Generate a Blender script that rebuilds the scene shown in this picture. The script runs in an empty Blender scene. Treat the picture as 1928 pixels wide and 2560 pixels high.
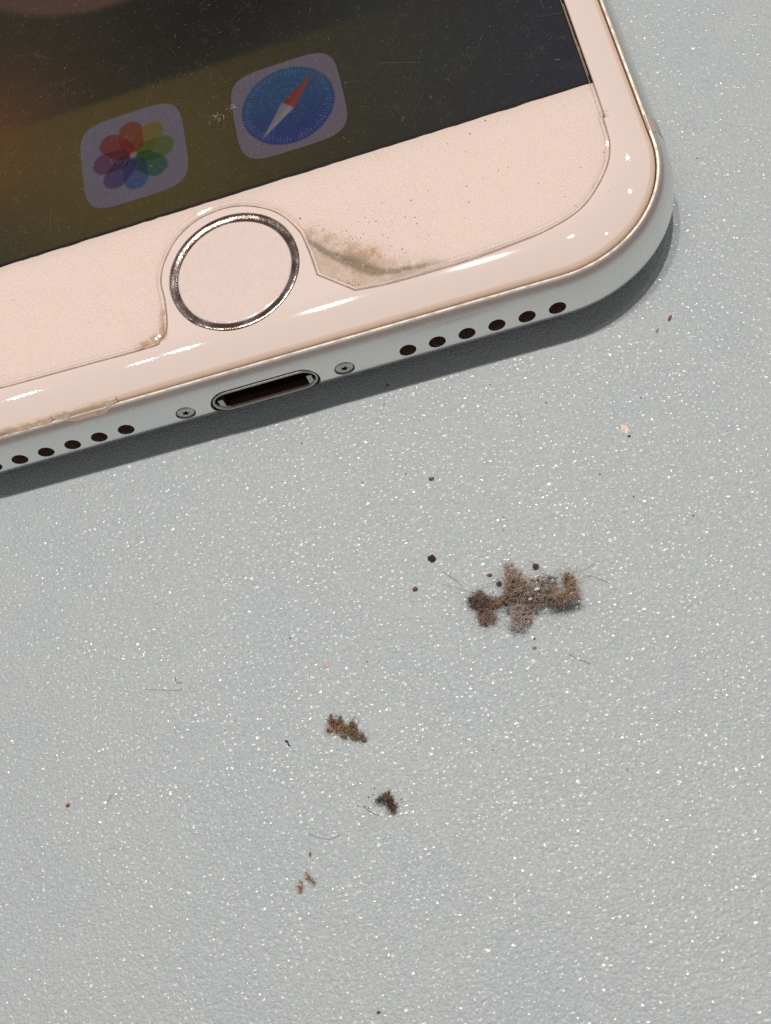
import bpy, bmesh, math, random
import numpy as np
from mathutils import Vector, Matrix, noise
random.seed(7); rng = np.random.default_rng(11)
K = 0.001            # everything below is written in millimetres
ZP = 7.1             # height of the phone's front glass above the mat
scn = bpy.context.scene
C = scn.collection

# ------------------------------------------------------------------ camera
cam_d = bpy.data.cameras.new('camera'); cam = bpy.data.objects.new('camera', cam_d); C.objects.link(cam)
cam_d.sensor_fit = 'VERTICAL'; cam_d.sensor_height = 24.0; cam_d.sensor_width = 18.075
cam_d.lens = 24.0 * 2668.033 / 2560
cam_d.shift_x = 0.0481; cam_d.shift_y = 0.0263
cam_d.clip_start = 0.002; cam_d.clip_end = 20
Rw = [[0.95774937, -0.17448115, -0.22863174], [-0.24646409, -0.90763526, -0.33978476], [-0.1482282, 0.38177815, -0.91229044]]
xa, ya, za = Vector(Rw[0]), -Vector(Rw[1]), -Vector(Rw[2])
cam.matrix_world = Matrix(((xa.x, ya.x, za.x, 14.712*K), (xa.y, ya.y, za.y, -42.687*K), (xa.z, ya.z, za.z, (66.3645+ZP)*K), (0, 0, 0, 1)))
cam_d.dof.use_dof = True; cam_d.dof.focus_distance = 0.0815; cam_d.dof.aperture_fstop = 58
scn.camera = cam

# ------------------------------------------------------------------ light: a dim room and a row of ceiling spots
w = bpy.data.worlds.new('World'); scn.world = w; w.use_nodes = True
wn = w.node_tree; bg = wn.nodes['Background']
bg.inputs['Strength'].default_value = 1.0
# the room around: pale ceiling above, warm brown walls towards the horizon
_tc = wn.nodes.new('ShaderNodeTexCoord'); _sx = wn.nodes.new('ShaderNodeSeparateXYZ'); wn.links.new(_tc.outputs['Generated'], _sx.inputs[0])
_rp = wn.nodes.new('ShaderNodeValToRGB'); wn.links.new(_sx.outputs['Z'], _rp.inputs[0]); wn.links.new(_rp.outputs[0], bg.inputs['Color'])
_rp.color_ramp.elements[0].position = .15; _rp.color_ramp.elements[0].color = (.235, .185, .165, 1)
_rp.color_ramp.elements[1].position = .85; _rp.color_ramp.elements[1].color = (.215, .208, .203, 1)

def lamp(x, y, z, r, power, col):
    d = bpy.data.lights.new('ceiling_spot', 'AREA'); d.shape = 'DISK'; d.size = 2*r*K; d.energy = power; d.color = col
    o = bpy.data.objects.new('ceiling_spot', d); C.objects.link(o)
    o.location = (x*K, y*K, z*K); o.rotation_euler = (Vector((0, 0, 0)) - o.location).to_track_quat('-Z', 'Y').to_euler()
    return o
WARM = (1.0, 0.90, 0.81)
for (x, y, z, r, p) in [(-640, 330, 1500, 23, 0.75), (-440, 300, 1500, 17, 0.45), (-375, 320, 1500, 23, 0.85), (-146, 345, 1500, 30, 7.6),
                        (84, 345, 1500, 29, 12.2), (340, 300, 1500, 20, 1.2), (697, 160, 1500, 11, 0.15), (1000, 615, 1400, 22, 0.4),
                        (1100, 1100, 1400, 32, 0.7)]:
    lamp(x, y, z, r, p, WARM)
scn.view_settings.view_transform = 'Standard'; scn.view_settings.look = 'None'
scn.view_settings.exposure = 0.0; scn.view_settings.gamma = 1
scn.render.engine = 'CYCLES'; scn.cycles.use_denoising = False; scn.cycles.sample_clamp_indirect = 4; scn.cycles.adaptive_threshold = 0.005

# ------------------------------------------------------------------ helpers
def s2l(r, g, b):
    return tuple((c/255/12.92 if c/255 <= .04045 else ((c/255+.055)/1.055)**2.4) for c in (r, g, b)) + (1,)

def mesh(name, V, F, mat=None, parent=None, smooth=True, col=None, loc=(0, 0, 0), mats=None, fmat=None):
    V = np.asarray(V, float) * K
    me = bpy.data.meshes.new(name); me.from_pydata(V.tolist(), [], F); me.update()
    if mats:
        for m in mats: me.materials.append(m)
        if fmat is not None: me.polygons.foreach_set('material_index', fmat)
    elif mat: me.materials.append(mat)
    if smooth: me.polygons.foreach_set('use_smooth', [True]*len(me.polygons))
    if col is not None:
        a = me.color_attributes.new('Col', 'FLOAT_COLOR', 'POINT')
        c = np.asarray(col, float)
        if c.shape[1] == 3: c = np.concatenate([c, np.ones((len(c), 1))], 1)
        a.data.foreach_set('color', c.ravel())
    o = bpy.data.objects.new(name, me); C.objects.link(o)
    o.location = [c*K for c in loc]
    if parent: o.parent = parent
    return o
def empty(name, loc=(0, 0, 0)):
    o = bpy.data.objects.new(name, None); C.objects.link(o); o.location = [c*K for c in loc]; o.empty_display_size = .002; return o
def tag(o, label=None, cat=None, group=None, kind=None):
    if label: o['label'] = label
    if cat: o['category'] = cat
    if group: o['group'] = group
    if kind: o['kind'] = kind
    return o

class NT:
    def __init__(s, name):
        s.m = bpy.data.materials.new(name); s.m.use_nodes = True; s.t = s.m.node_tree; s.t.nodes.clear()
        s.out = s.n('ShaderNodeOutputMaterial')
    def n(s, typ, **kw):
        nd = s.t.nodes.new(typ)
        for k, v in kw.items():
            if hasattr(nd, k) and k not in nd.inputs: setattr(nd, k, v)
            else: nd.inputs[k].default_value = v
        return nd
    def l(s, a, b): s.t.links.new(a, b)
    def mm(s, sc=(1, 1, 1), rot=0):
        tc = s.n('ShaderNodeTexCoord'); v = s.n('ShaderNodeMapping'); s.l(tc.outputs['Object'], v.inputs['Vector'])
        v.inputs['Scale'].default_value = tuple(1000*c for c in sc); v.inputs['Rotation'].default_value = (0, 0, rot)
        return v.outputs['Vector']
    def noise(s, vec, scale, detail=3, rough=.5):
        nd = s.n('ShaderNodeTexNoise'); s.l(vec, nd.inputs['Vector']); nd.inputs['Scale'].default_value = scale
        nd.inputs['Detail'].default_value = detail; nd.inputs['Roughness'].default_value = rough; return nd
    def ramp(s, fac, stops):
        nd = s.n('ShaderNodeValToRGB'); s.l(fac, nd.inputs['Fac']); e = nd.color_ramp.elements
        while len(e) < len(stops): e.new(.5)
        for i, (p, c) in enumerate(stops):
            e[i].position = p; e[i].color = (c, c, c, 1) if isinstance(c, (int, float)) else c
        return nd
    def math(s, op, a, b=None, c=None):
        nd = s.n('ShaderNodeMath', operation=op)
        for i, v in enumerate((a, b, c)):
            if v is None: continue
            if isinstance(v, (int, float)): nd.inputs[i].default_value = v
            else: s.l(v, nd.inputs[i])
        return nd.outputs[0]
    def mix(s, fac, a, b, mode='MIX'):
        nd = s.n('ShaderNodeMix', data_type='RGBA', blend_type=mode)
        for sock, v in ((nd.inputs[0], fac), (nd.inputs[6], a), (nd.inputs[7], b)):
            if isinstance(v, (int, float)): sock.default_value = v
            elif isinstance(v, tuple): sock.default_value = v
            else: s.l(v, sock)
        return nd.outputs[2]
    def bump(s, h, strength, dist_mm, normal=None):
        nd = s.n('ShaderNodeBump'); s.l(h, nd.inputs['Height']); nd.inputs['Strength'].default_value = strength
        nd.inputs['Distance'].default_value = dist_mm*K
        if normal: s.l(normal, nd.inputs['Normal'])
        return nd.outputs[0]
    def pbr(s, **kw):
        nd = s.n('ShaderNodeBsdfPrincipled')
        for k, v in kw.items():
            k = k.replace('_', ' ')
            if hasattr(v, 'links') or isinstance(v, bpy.types.NodeSocket): s.l(v, nd.inputs[k])
            else: nd.inputs[k].default_value = v
        return nd
    def done(s, shader): s.l(shader, s.out.inputs['Surface']); return s.m

def simple(name, col, rough=.5, metal=0, spec=.5, coat=0, grain=0):
    t = NT(name); vec = t.mm(); nz = t.noise(vec, 3.0, 4)
    c = t.mix(t.ramp(nz.outputs['Fac'], [(.3, 0), (.7, 1)]).outputs[0], tuple(x*.93 for x in col[:3])+(1,), col)
    p = t.pbr(Base_Color=c, Roughness=rough, Metallic=metal, Specular_IOR_Level=spec, Coat_Weight=coat, Coat_Roughness=.03)
    if grain:
        g = t.noise(vec, 22.0, 2); t.l(t.bump(g.outputs['Fac'], grain, .02), p.inputs['Normal'])
    return t.done(p.outputs[0])

# ------------------------------------------------------------------ materials
def mat_mat():
    t = NT('mat_leatherette'); vec = t.mm()
    wob = t.noise(vec, 2.2, 2)
    add = t.n('ShaderNodeVectorMath', operation='MULTIPLY_ADD'); t.l(wob.outputs['Color'], add.inputs[0]); add.inputs[1].default_value = (.25, .25, .25); t.l(vec, add.inputs[2])
    v1 = t.n('ShaderNodeTexVoronoi', feature='SMOOTH_F1'); t.l(add.outputs[0], v1.inputs['Vector']); v1.inputs['Scale'].default_value = 4.6; v1.inputs['Smoothness'].default_value = .35
    fine = t.noise(vec, 8.0, 1, .5)
    mid = t.noise(vec, 3.4, 2, .5)
    broad = t.noise(vec, .13, 2)
    h = t.math('ADD', t.math('MULTIPLY', v1.outputs['Distance'], -1.0), t.math('MULTIPLY', fine.outputs['Fac'], .30))
    h = t.math('ADD', h, t.math('MULTIPLY', mid.outputs['Fac'], .5))
    nb = t.bump(broad.outputs['Fac'], 1.0, .22)
    n1 = t.bump(h, 1.0, .075, nb)
    # rounded pebbles of uneven height carry the glints
    vp = t.n('ShaderNodeTexVoronoi', feature='F1'); t.l(add.outputs[0], vp.inputs['Vector']); vp.inputs['Scale'].default_value = 2.3
    sc_ = t.n('ShaderNodeSeparateColor'); t.l(vp.outputs['Color'], sc_.inputs[0])
    amp = t.ramp(sc_.outputs[0], [(.0, .45), (1.0, 1.0)]).outputs[0]
    gloss = t.ramp(sc_.outputs[1], [(.0, .10), (.5, .15), (.78, .22), (1.0, .46)]).outputs[0]
    dome = t.math('MULTIPLY', t.math('MULTIPLY', t.math('POWER', vp.outputs['Distance'], 2.0), -1.0), amp)
    n2 = t.bump(t.math('ADD', dome, t.math('MULTIPLY', fine.outputs['Fac'], .035)), 1.0, .17, nb)
    tone = t.ramp(t.noise(vec, .07, 3).outputs['Fac'], [(.35, 0), (.65, 1)])
    base = t.mix(tone.outputs[0], (.375, .440, .474, 1), (.398, .448, .476, 1))
    fl = t.ramp(t.noise(vec, 7.0, 2).outputs['Fac'], [(.3, .95), (.7, 1.04)])
    base = t.mix(1.0, base, fl.outputs[0], 'MULTIPLY')
    hue = t.noise(vec, 3.0, 0); h2 = t.n('ShaderNodeHueSaturation'); h2.inputs['Saturation'].default_value = 1.6; t.l(hue.outputs['Color'], h2.inputs['Color'])
    ct = t.mix(.14, (1, 1, 1, 1), h2.outputs[0])
    p = t.pbr(Base_Color=base, Roughness=.52, Specular_IOR_Level=.40, Coat_Weight=gloss, Coat_Roughness=.15, Coat_IOR=1.5)
    t.l(n1, p.inputs['Normal']); t.l(n2, p.inputs['Coat Normal']); t.l(ct, p.inputs['Coat Tint'])
    return t.done(p.outputs[0])

def mat_whiteglass():
    t = NT('white_backed_glass'); vec = t.mm(); nz = t.noise(vec, .25, 3)
    c = t.mix(nz.outputs['Fac'], (.705, .612, .585, 1), (.695, .612, .587, 1))
    sp = t.ramp(t.noise(vec, 4.5, 2, .6).outputs['Fac'], [(.74, 0), (.80, .35)])
    c = t.mix(sp.outputs[0], c, (.42, .30, .2, 1))
    p = t.pbr(Base_Color=c, Roughness=.035, Specular_IOR_Level=.5)
    return t.done(p.outputs[0])

def mat_alu():
    t = NT('anodised_aluminium'); vec = t.mm()
    g = t.noise(vec, 45.0, 2, .7); sm = t.noise(vec, .5, 3)
    c = t.mix(sm.outputs['Fac'], (.80, .81, .80, 1), (.85, .84, .82, 1))
    p = t.pbr(Base_Color=c, Metallic=1.0, Roughness=t.ramp(sm.outputs['Fac'], [(.3, .25), (.7, .31)]).outputs[0])
    t.l(t.bump(g.outputs['Fac'], .10, .01), p.inputs['Normal'])
    return t.done(p.outputs[0])

def mat_lip():
    t = NT('polished_edge'); vec = t.mm(); nz = t.noise(vec, 1.1, 3)
    c = t.mix(t.ramp(nz.outputs['Fac'], [(.45, 0), (.6, 1)]).outputs[0], (.95, .87, .77, 1), (.72, .61, .51, 1))
    p = t.pbr(Base_Color=c, Metallic=.6, Roughness=.38); return t.done(p.outputs[0])

def mat_emit_screen(name, strength=.55, rough=.06):
    t = NT(name); a = t.n('ShaderNodeVertexColor'); a.layer_name = 'Col'; vec = t.mm()
    g = t.ramp(t.noise(vec, 9.0, 3, .7).outputs['Fac'], [(.25, .62), (.75, 1.38)])
    c = t.mix(1.0, a.outputs[0], g.outputs[0], 'MULTIPLY')
    p = t.pbr(Base_Color=(.006, .006, .007, 1), Roughness=rough, Specular_IOR_Level=.0, Emission_Strength=strength)
    t.l(c, p.inputs['Emission Color']); return t.done(p.outputs[0])

def mat_film():
    t = NT('clear_screen_film')
    dust = None
    for rot, seed in ((.5, 0), (2.1, 7), (1.2, 13), (2.8, 21), (0.0, 33)):
        v0 = t.mm((1, 1, 1), rot); mp = t.n('ShaderNodeMapping'); t.l(v0, mp.inputs['Vector']); mp.inputs['Scale'].default_value = (1.0, .09, 1); mp.inputs['Location'].default_value = (seed, 0, seed)
        nz = t.noise(mp.outputs[0], 9.0, 2, .6)
        r = t.ramp(nz.outputs['Fac'], [(.61, 0), (.72, 1)]).outputs[0]
        dust = r if dust is None else t.math('MAXIMUM', dust, r)
    vec = t.mm(); gate = t.ramp(t.noise(vec, .9, 3, .7).outputs['Fac'], [(.45, 0), (.65, 1)]).outputs[0]
    dust = t.math('MULTIPLY', t.math('MULTIPLY', dust, gate), .04)
    sp = t.ramp(t.noise(vec, 7.0, 1).outputs['Fac'], [(.78, 0), (.84, .3)]).outputs[0]
    haze = t.math('ADD', t.math('MAXIMUM', dust, sp), .003)
    tr = t.n('ShaderNodeBsdfTransparent'); tr.inputs[0].default_value = (.985, .98, .968, 1)
    df = t.n('ShaderNodeBsdfDiffuse'); df.inputs[0].default_value = (.62, .55, .45, 1)
    mx = t.n('ShaderNodeMixShader'); t.l(haze, mx.inputs[0]); t.l(tr.outputs[0], mx.inputs[1]); t.l(df.outputs[0], mx.inputs[2])
    gl = t.n('ShaderNodeBsdfGlossy'); gl.inputs['Roughness'].default_value = .06
    fr = t.n('ShaderNodeFresnel'); fr.inputs[0].default_value = 1.42
    m2 = t.n('ShaderNodeMixShader'); t.l(fr.outputs[0], m2.inputs[0]); t.l(mx.outputs[0], m2.inputs[1]); t.l(gl.outputs[0], m2.inputs[2])
    return t.done(m2.outputs[0])

def mat_filmedge(name='film_cut_edge', op=.45, col=(.55, .40, .29, 1)):
    t = NT(name); vec = t.mm()
    n = t.ramp(t.noise(vec, 1.2, 4).outputs['Fac'], [(.35, op*.55), (.65, op*1.25)]).outputs[0]
    tr = t.n('ShaderNodeBsdfTransparent')
    p = t.pbr(Base_Color=col, Roughness=.38)
    m = t.n('ShaderNodeMixShader'); t.l(n, m.inputs[0]); t.l(tr.outputs[0], m.inputs[1]); t.l(p.outputs[0], m.inputs[2])
    return t.done(m.outputs[0])

def mat_stain():
    t = NT('grime'); a = t.n('ShaderNodeVertexColor'); a.layer_name = 'Col'
    tr = t.n('ShaderNodeBsdfTransparent'); p = t.pbr(Roughness=.6); t.l(a.outputs[0], p.inputs['Base Color'])
    m = t.n('ShaderNodeMixShader'); t.l(a.outputs[1], m.inputs[0]); t.l(tr.outputs[0], m.inputs[1]); t.l(p.outputs[0], m.inputs[2])
    return t.done(m.outputs[0])

def mat_vcol(name, rough=.8, spec=.2):
    t = NT(name); a = t.n('ShaderNodeVertexColor'); a.layer_name = 'Col'; vec = t.mm()
    f = t.ramp(t.noise(vec, 8.0, 2).outputs['Fac'], [(.3, .75), (.7, 1.2)])
    c = t.mix(1.0, a.outputs[0], f.outputs[0], 'MULTIPLY')
    p = t.pbr(Base_Color=c, Roughness=rough, Specular_IOR_Level=spec); return t.done(p.outputs[0])

def mat_ring():
    t = NT('polished_steel_ring'); vec = t.mm()
    g = t.noise(vec, 6.0, 3, .7); big = t.noise(vec, .42, 2, .5); g2 = t.noise(vec, 9.0, 2)
    c = t.mix(t.ramp(g.outputs['Fac'], [(.40, 0), (.60, 1)]).outputs[0], (.32, .28, .265, 1), (.76, .71, .70, 1))
    c = t.mix(t.ramp(big.outputs['Fac'], [(.42, 0), (.56, 1)]).outputs[0], (.24, .19, .17, 1), c)  # broad dark reflections on the ring, painted into its base colour
    p = t.pbr(Base_Color=c, Metallic=1, Roughness=.22)
    t.l(t.bump(big.outputs['Fac'], .6, .25, t.bump(g2.outputs['Fac'], .5, .03)), p.inputs['Normal']); return t.done(p.outputs[0])

M = dict(mat=mat_mat(), glass=mat_whiteglass(), alu=mat_alu(), lip=mat_lip(), film=mat_film(), fedge=mat_filmedge(), stain=mat_stain(),
         ring=mat_ring(), fibre=mat_vcol('lint_fibre'), crumb=mat_vcol('crumb', .55, .4),
         gasket=simple('cream_gasket', (.69, .55, .455, 1), .30, grain=.2), dark=simple('dark_cavity', (.014, .007, .005, 1), .6),
         grille=simple('grille_dirt', (.15, .085, .05, 1), .7, grain=.8), black=simple('black_border', (.006, .005, .006, 1), .25),
         steel=simple('connector_steel', (.55, .54, .53, 1), .36, metal=1, grain=.2), screwm=simple('screw_steel', (.55, .54, .53, 1), .28, metal=1, grain=.2),
         band=simple('antenna_plastic', (.46, .38, .34, 1), .4), button=simple('button_white', (.71, .612, .585, 1), .10),
         flake=mat_filmedge('brittle_glue', .72, (.60, .49, .39, 1)), bead=simple('glossy_bead', (.80, .72, .66, 1), .05, coat=1), screen=mat_emit_screen('lit_screen'), pcb=simple('contact_plastic', (.07, .03, .022, 1), .4))

# ------------------------------------------------------------------ the mat
def grid(x0, x1, y0, y1, nx, ny):
    X, Y = np.meshgrid(np.linspace(x0, x1, nx), np.linspace(y0, y1, ny))
    F = [(j*nx+i, j*nx+i+1, (j+1)*nx+i+1, (j+1)*nx+i) for j in range(ny-1) for i in range(nx-1)]
    return X.ravel(), Y.ravel(), F
X, Y, F = grid(-260, 260, -200, 300, 131, 126)
mo = mesh('table_mat', np.stack([X, Y, 0*X], 1), F, M['mat'])
tag(mo, kind='structure')

# ------------------------------------------------------------------ the phone
phone = empty('phone', (0, 0, 0))
tag(phone, 'white smartphone with scratched screen film and round home button lying on the pale mat', 'phone')
HW, Y0, Y1, CR = 32.65, 1.0, 137.0, 9.2      # seam outline of the front glass
SXB, SYB = 1.10, .80
def outline(off, n=28, nstr=40):
    P = []; ox, oy = (off*SXB, off*SYB) if off > .22 else (off, off)
    cs = [(HW-CR, Y0+CR, -90), (HW-CR, Y1-CR, 0), (-HW+CR, Y1-CR, 90), (-HW+CR, Y0+CR, 180)]
    def pt(cx, cy, a): a = math.radians(a); return (cx+(CR+ox)*math.cos(a), cy+(CR+oy)*math.sin(a))
    for k, (cx, cy, a0) in enumerate(cs):
        arc = [pt(cx, cy, a0+90*i/n) for i in range(n+1)]
        P += arc
        nx_, ny_, a1 = cs[(k+1) % 4]; q = pt(nx_, ny_, a1)
        for i in range(1, nstr):
            t = i/nstr; P.append((arc[-1][0]*(1-t)+q[0]*t, arc[-1][1]*(1-t)+q[1]*t))
    return np.array(P)
def sweep(profile, cap_first=False, cap_last=False, **kw):
    V = []; F = []; N = None
    for off, z in profile:
        o = outline(off, **kw); N = len(o); V.append(np.column_stack([o, np.full(N, z+ZP)]))
    for k in range(len(profile)-1):
        for i in range(N):
            j = (i+1) % N; F.append((k*N+i, k*N+j, (k+1)*N+j, (k+1)*N+i))
    if cap_first: F.append(tuple(range(N))[::-1])
    if cap_last: F.append(tuple((len(profile)-1)*N+i for i in range(N)))
    return np.concatenate(V), F

# frame: rounded band + flat back, closed solid
ZC = -4.15
def foff(z):
    tt = (z-ZC)/(3.25 if z > ZC else 2.10)
    return -.2+1.5*max(0, 1-tt*tt)**(.5 if z > ZC else 1.12)
prof = [(-.02, -1.45), (-.02, -1.0)]
prof += [(0.01, -.915), (.17, -.90), (.20, -.93)]
zs = [ZC+(3.25 if a < 90 else 2.10)*math.cos(math.radians(a)) for a in range(18, 166, 5)]   # heights down the rounded side
prof += [(foff(z), z) for z in zs]
prof += [(-.42, -6.50), (-.8, -6.82), (-1.25, -7.0), (-1.9, -7.09)]
V, F = sweep(prof[::-1], cap_first=True, cap_last=True, n=24, nstr=36)
fr = mesh('frame', V, F, parent=phone, mats=[M['alu'], M['lip'], M['dark']])
for p in fr.data.polygons:
    zz = np.mean([fr.data.vertices[i].co.z for i in p.vertices])/K-ZP
    if zz > -.95 and len(p.vertices) == 4: p.material_index = 1
    elif zz > -1.5 and (len(p.vertices) > 4): p.material_index = 2
    if len(p.vertices) > 4: p.use_smooth = False
# cutters
cut = bmesh.new()
def stadium(hx, hz, n=14):
    P = []
    for s, a0 in ((1, -90), (-1, 90)):
        for i in range(n+1):
            a = math.radians(a0+180*i/n); P.append((s*(hx-hz)+hz*math.cos(a), hz*math.sin(a)))
    return P
def add_cut(bm, P, x, z, ya, yb):
    a = [bm.verts.new(((x+p[0])*K, ya*K, (z+p[1]+ZP)*K)) for p in P]
    b = [bm.verts.new(((x+p[0])*K, yb*K, (z+p[1]+ZP)*K)) for p in P]
    n = len(P); bm.faces.new(a[::-1]); bm.faces.new(b)
    for i in range(n): bm.faces.new((a[i], a[(i+1) % n], b[(i+1) % n], b[i]))
circ = lambda r, n=28: [(r*math.cos(2*math.pi*i/n), r*math.sin(2*math.pi*i/n)) for i in range(n)]
HX = [11.464+2.282*i for i in range(6)]; HX = HX + [-h+.05 for h in HX]
HZ = -3.45
for h in HX: add_cut(cut, circ(.655), h, HZ, -3, 1.6)
for sx in (-6.44, 6.47): add_cut(cut, circ(.80), sx, -3.52, -3, .35)
PX, PZ = .05, -3.70
add_cut(cut, stadium(4.42, 1.48), PX, PZ, -3, 6)
bmesh.ops.recalc_face_normals(cut, faces=cut.faces)
cme = bpy.data.meshes.new('cutter'); cut.to_mesh(cme); cme.materials.append(M['alu']); cob = bpy.data.objects.new('cutter', cme); C.objects.link(cob)
md = fr.modifiers.new('holes', 'BOOLEAN'); md.object = cob; md.operation = 'DIFFERENCE'; md.solver = 'EXACT'
dg = bpy.context.evaluated_depsgraph_get(); dg.update()
new = bpy.data.meshes.new_from_object(fr.evaluated_get(dg)); fr.modifiers.clear(); fr.data = new
bpy.data.objects.remove(cob)
try:
    new.set_sharp_from_angle(angle=math.radians(40))
except Exception: pass

# what sits in the openings
for h in HX:
    n = 20; V = []; F = []
    ysurf = Y0-SYB*foff(HZ)
    prof_h = [(.652, ysurf+.30), (.60, ysurf+.55), (.55, ysurf+1.1), (.02, ysurf+1.25)]
    for r, y in prof_h:
        for i in range(n):
            a = 2*math.pi*i/n; V.append((r*math.cos(a), y, r*math.sin(a)))
    for k in range(3):
        for i in range(n): F.append((k*n+i, k*n+(i+1) % n, (k+1)*n+(i+1) % n, (k+1)*n+i))
    mesh('speaker_hole', V, F, parent=phone, mats=[M['grille'], M['dark']], fmat=[0]*(2*n)+[1]*n, loc=(h, 0, HZ+ZP))
def lathe_y(name, prof, x, z, mat, parent, n=32, shape=None):
    V = []; F = []
    for r, y in prof:
        for i in range(n):
            a = 2*math.pi*i/n; V.append((r*math.cos(a), y, r*math.sin(a)))
    for k in range(len(prof)-1):
        for i in range(n): F.append((k*n+i, k*n+(i+1) % n, (k+1)*n+(i+1) % n, (k+1)*n+i))
    return mesh(name, V, F, mat, parent, loc=(x, 0, z+ZP))
for sx in (-6.44, 6.47):
    ys = Y0-SYB*foff(-3.52)
    sc = lathe_y('screw', [(.72, ys+.35), (.72, ys+.10), (.64, ys+.03), (.42, ys+.03)], sx, -3.52, M['screwm'], phone)
    # star recess: ring to star plate
    V = []; F = []; n = 40
    for i in range(n):
        a = 2*math.pi*i/n; V.append((.42*math.cos(a), ys+.03, .42*math.sin(a)))
    def star(a): return .245+.085*math.cos(5*a+.6)
    for i in range(n):
        a = 2*math.pi*i/n; V.append((star(a)*math.cos(a), ys+.03, star(a)*math.sin(a)))
    for i in range(n):
        a = 2*math.pi*i/n; V.append((star(a)*.95*math.cos(a), ys+.24, star(a)*.95*math.sin(a)))
    V.append((0, ys+.24, 0))
    fm = []
    for i in range(n):
        j = (i+1) % n
        F += [(i, j, n+j, n+i), (n+i, n+j, 2*n+j, 2*n+i), (2*n+i, 2*n+j, 3*n)]; fm += [0, 1, 1]
    mesh('screw_socket', V, F, parent=sc, smooth=False, mats=[M['screwm'], M['dark']], fmat=fm)
# connector shell
def stad_sweep(name, prof, mat, parent, n=18, last_cap=False, loc=None):
    V = []; F = []
    for hx, hz, y in prof:
        for (a, b) in stadium(hx, hz, n): V.append((a, y, b))
    N = 2*(n+1)
    for k in range(len(prof)-1):
        for i in range(N): F.append((k*N+i, k*N+(i+1) % N, (k+1)*N+(i+1) % N, (k+1)*N+i))
    if last_cap: F.append(tuple((len(prof)-1)*N+i for i in range(N)))
    return mesh(name, V, F, mat, parent, loc=(PX, 0, PZ+ZP) if loc is None else loc)
ysp = Y0-SYB*foff(PZ)
port = stad_sweep('charging_port', [(4.27, 1.33, ysp+.40), (4.25, 1.31, ysp+.16), (4.21, 1.27, ysp+.11), (4.11, 1.17, ysp+.11), (4.05, 1.11, ysp+.18), (4.0, 1.06, ysp+.45)], M['steel'], phone)
stad_sweep('port_gap', [(4.425, 1.485, ysp+.30), (4.26, 1.32, ysp+.32)], M['dark'], port, loc=(0, 0, 0))
stad_sweep('cavity', [(4.0, 1.06, ysp+.40), (3.85, 1.0, ysp+1.2), (3.7, .96, ysp+5.5)], M['dark'], port, last_cap=True, loc=(0, 0, 0))
V = []; F = []
def box(V, F, a, b):
    k = len(V); V += [(x, y, z) for x in (a[0], b[0]) for y in (a[1], b[1]) for z in (a[2], b[2])]
    F += [tuple(k+i for i in f) for f in ((0, 1, 3, 2), (4, 6, 7, 5), (0, 4, 5, 1), (2, 3, 7, 6), (0, 2, 6, 4), (1, 5, 7, 3))]
box(V, F, (-3.1, ysp+.2, -1.04), (3.15, ysp+.75, -.82)); mesh('contact_floor', V, F, M['pcb'], port, smooth=False)
for s in (-1, 1):
    V = []; F = []; box(V, F, (s*3.6-.2, ysp+.25, -.85), (s*3.6+.2, ysp+1.0, .25)); 
    mesh('spring_clip', V, F, M['steel'], port, smooth=False)
# antenna band across the right side of the frame and its twin on the left
for s in (-1, 1):
    pf = [(-.03, -1.02), (-.03, -.905), (.12, -.90), (.20, -.95)]+[(SXB*foff(z)+.014, z) for z in zs[1:]]
    V = []; F = []
    for k, (o_, z) in enumerate(pf):
        for yb in (11.0, 11.7, 12.55):
            V.append((s*(HW+o_), yb-.06*max(0, -z-1), z+ZP))
    for k in range(len(pf)-1):
        for i in range(2): F.append((k*3+i, k*3+i+1, (k+1)*3+i+1, (k+1)*3+i))
    mesh('antenna_band', V, F, M['band'], phone)
# gasket ring
V, F = sweep([(-.515, -.675), (-.42, -.71), (-.26, -.80), (-.15, -.91), (-.11, -1.0), (-.11, -1.4)]); mesh('rim_gasket', V, F, M['gasket'], phone)
# front glass with softly falling edge; the button opening is left in it
def gz(d):
    u = max(0, (3.5-d)/3.0); return -.68*u**1.5
ds = [.5, .56, .7, .9, 1.1, 1.3, 1.5, 1.7, 1.9, 2.1, 2.3, 2.5, 2.65, 2.8, 2.95, 3.08, 3.2, 3.3, 3.38, 3.44, 3.5, 3.6, 3.8]
BY, RO = 9.0, 5.30
V, F = sweep([(-3.0, -.95), (-.50, -.95), (-.50, -.72)]+[(-d, gz(d)) for d in ds], cap_first=True, cap_last=True)
g = mesh('front_glass', V, F, M['glass'], phone)
bm = bmesh.new(); bmesh.ops.create_cone(bm, cap_ends=True, segments=128, radius1=RO*K, radius2=RO*K, depth=6*K, matrix=Matrix.Translation((0, BY*K, ZP*K)))
cme = bpy.data.meshes.new('cutter'); bm.to_mesh(cme); bm.free(); cme.materials.append(M['glass']); cob = bpy.data.objects.new('cutter', cme); C.objects.link(cob)
md = g.modifiers.new('opening', 'BOOLEAN'); md.object = cob; md.operation = 'DIFFERENCE'; md.solver = 'EXACT'
dg = bpy.context.evaluated_depsgraph_get(); dg.update(); new = bpy.data.meshes.new_from_object(g.evaluated_get(dg)); g.modifiers.clear(); g.data = new; bpy.data.objects.remove(cob)
new.polygons.foreach_set('use_smooth', [True]*len(new.polygons)); new.set_sharp_from_angle(angle=math.radians(28))

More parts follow.
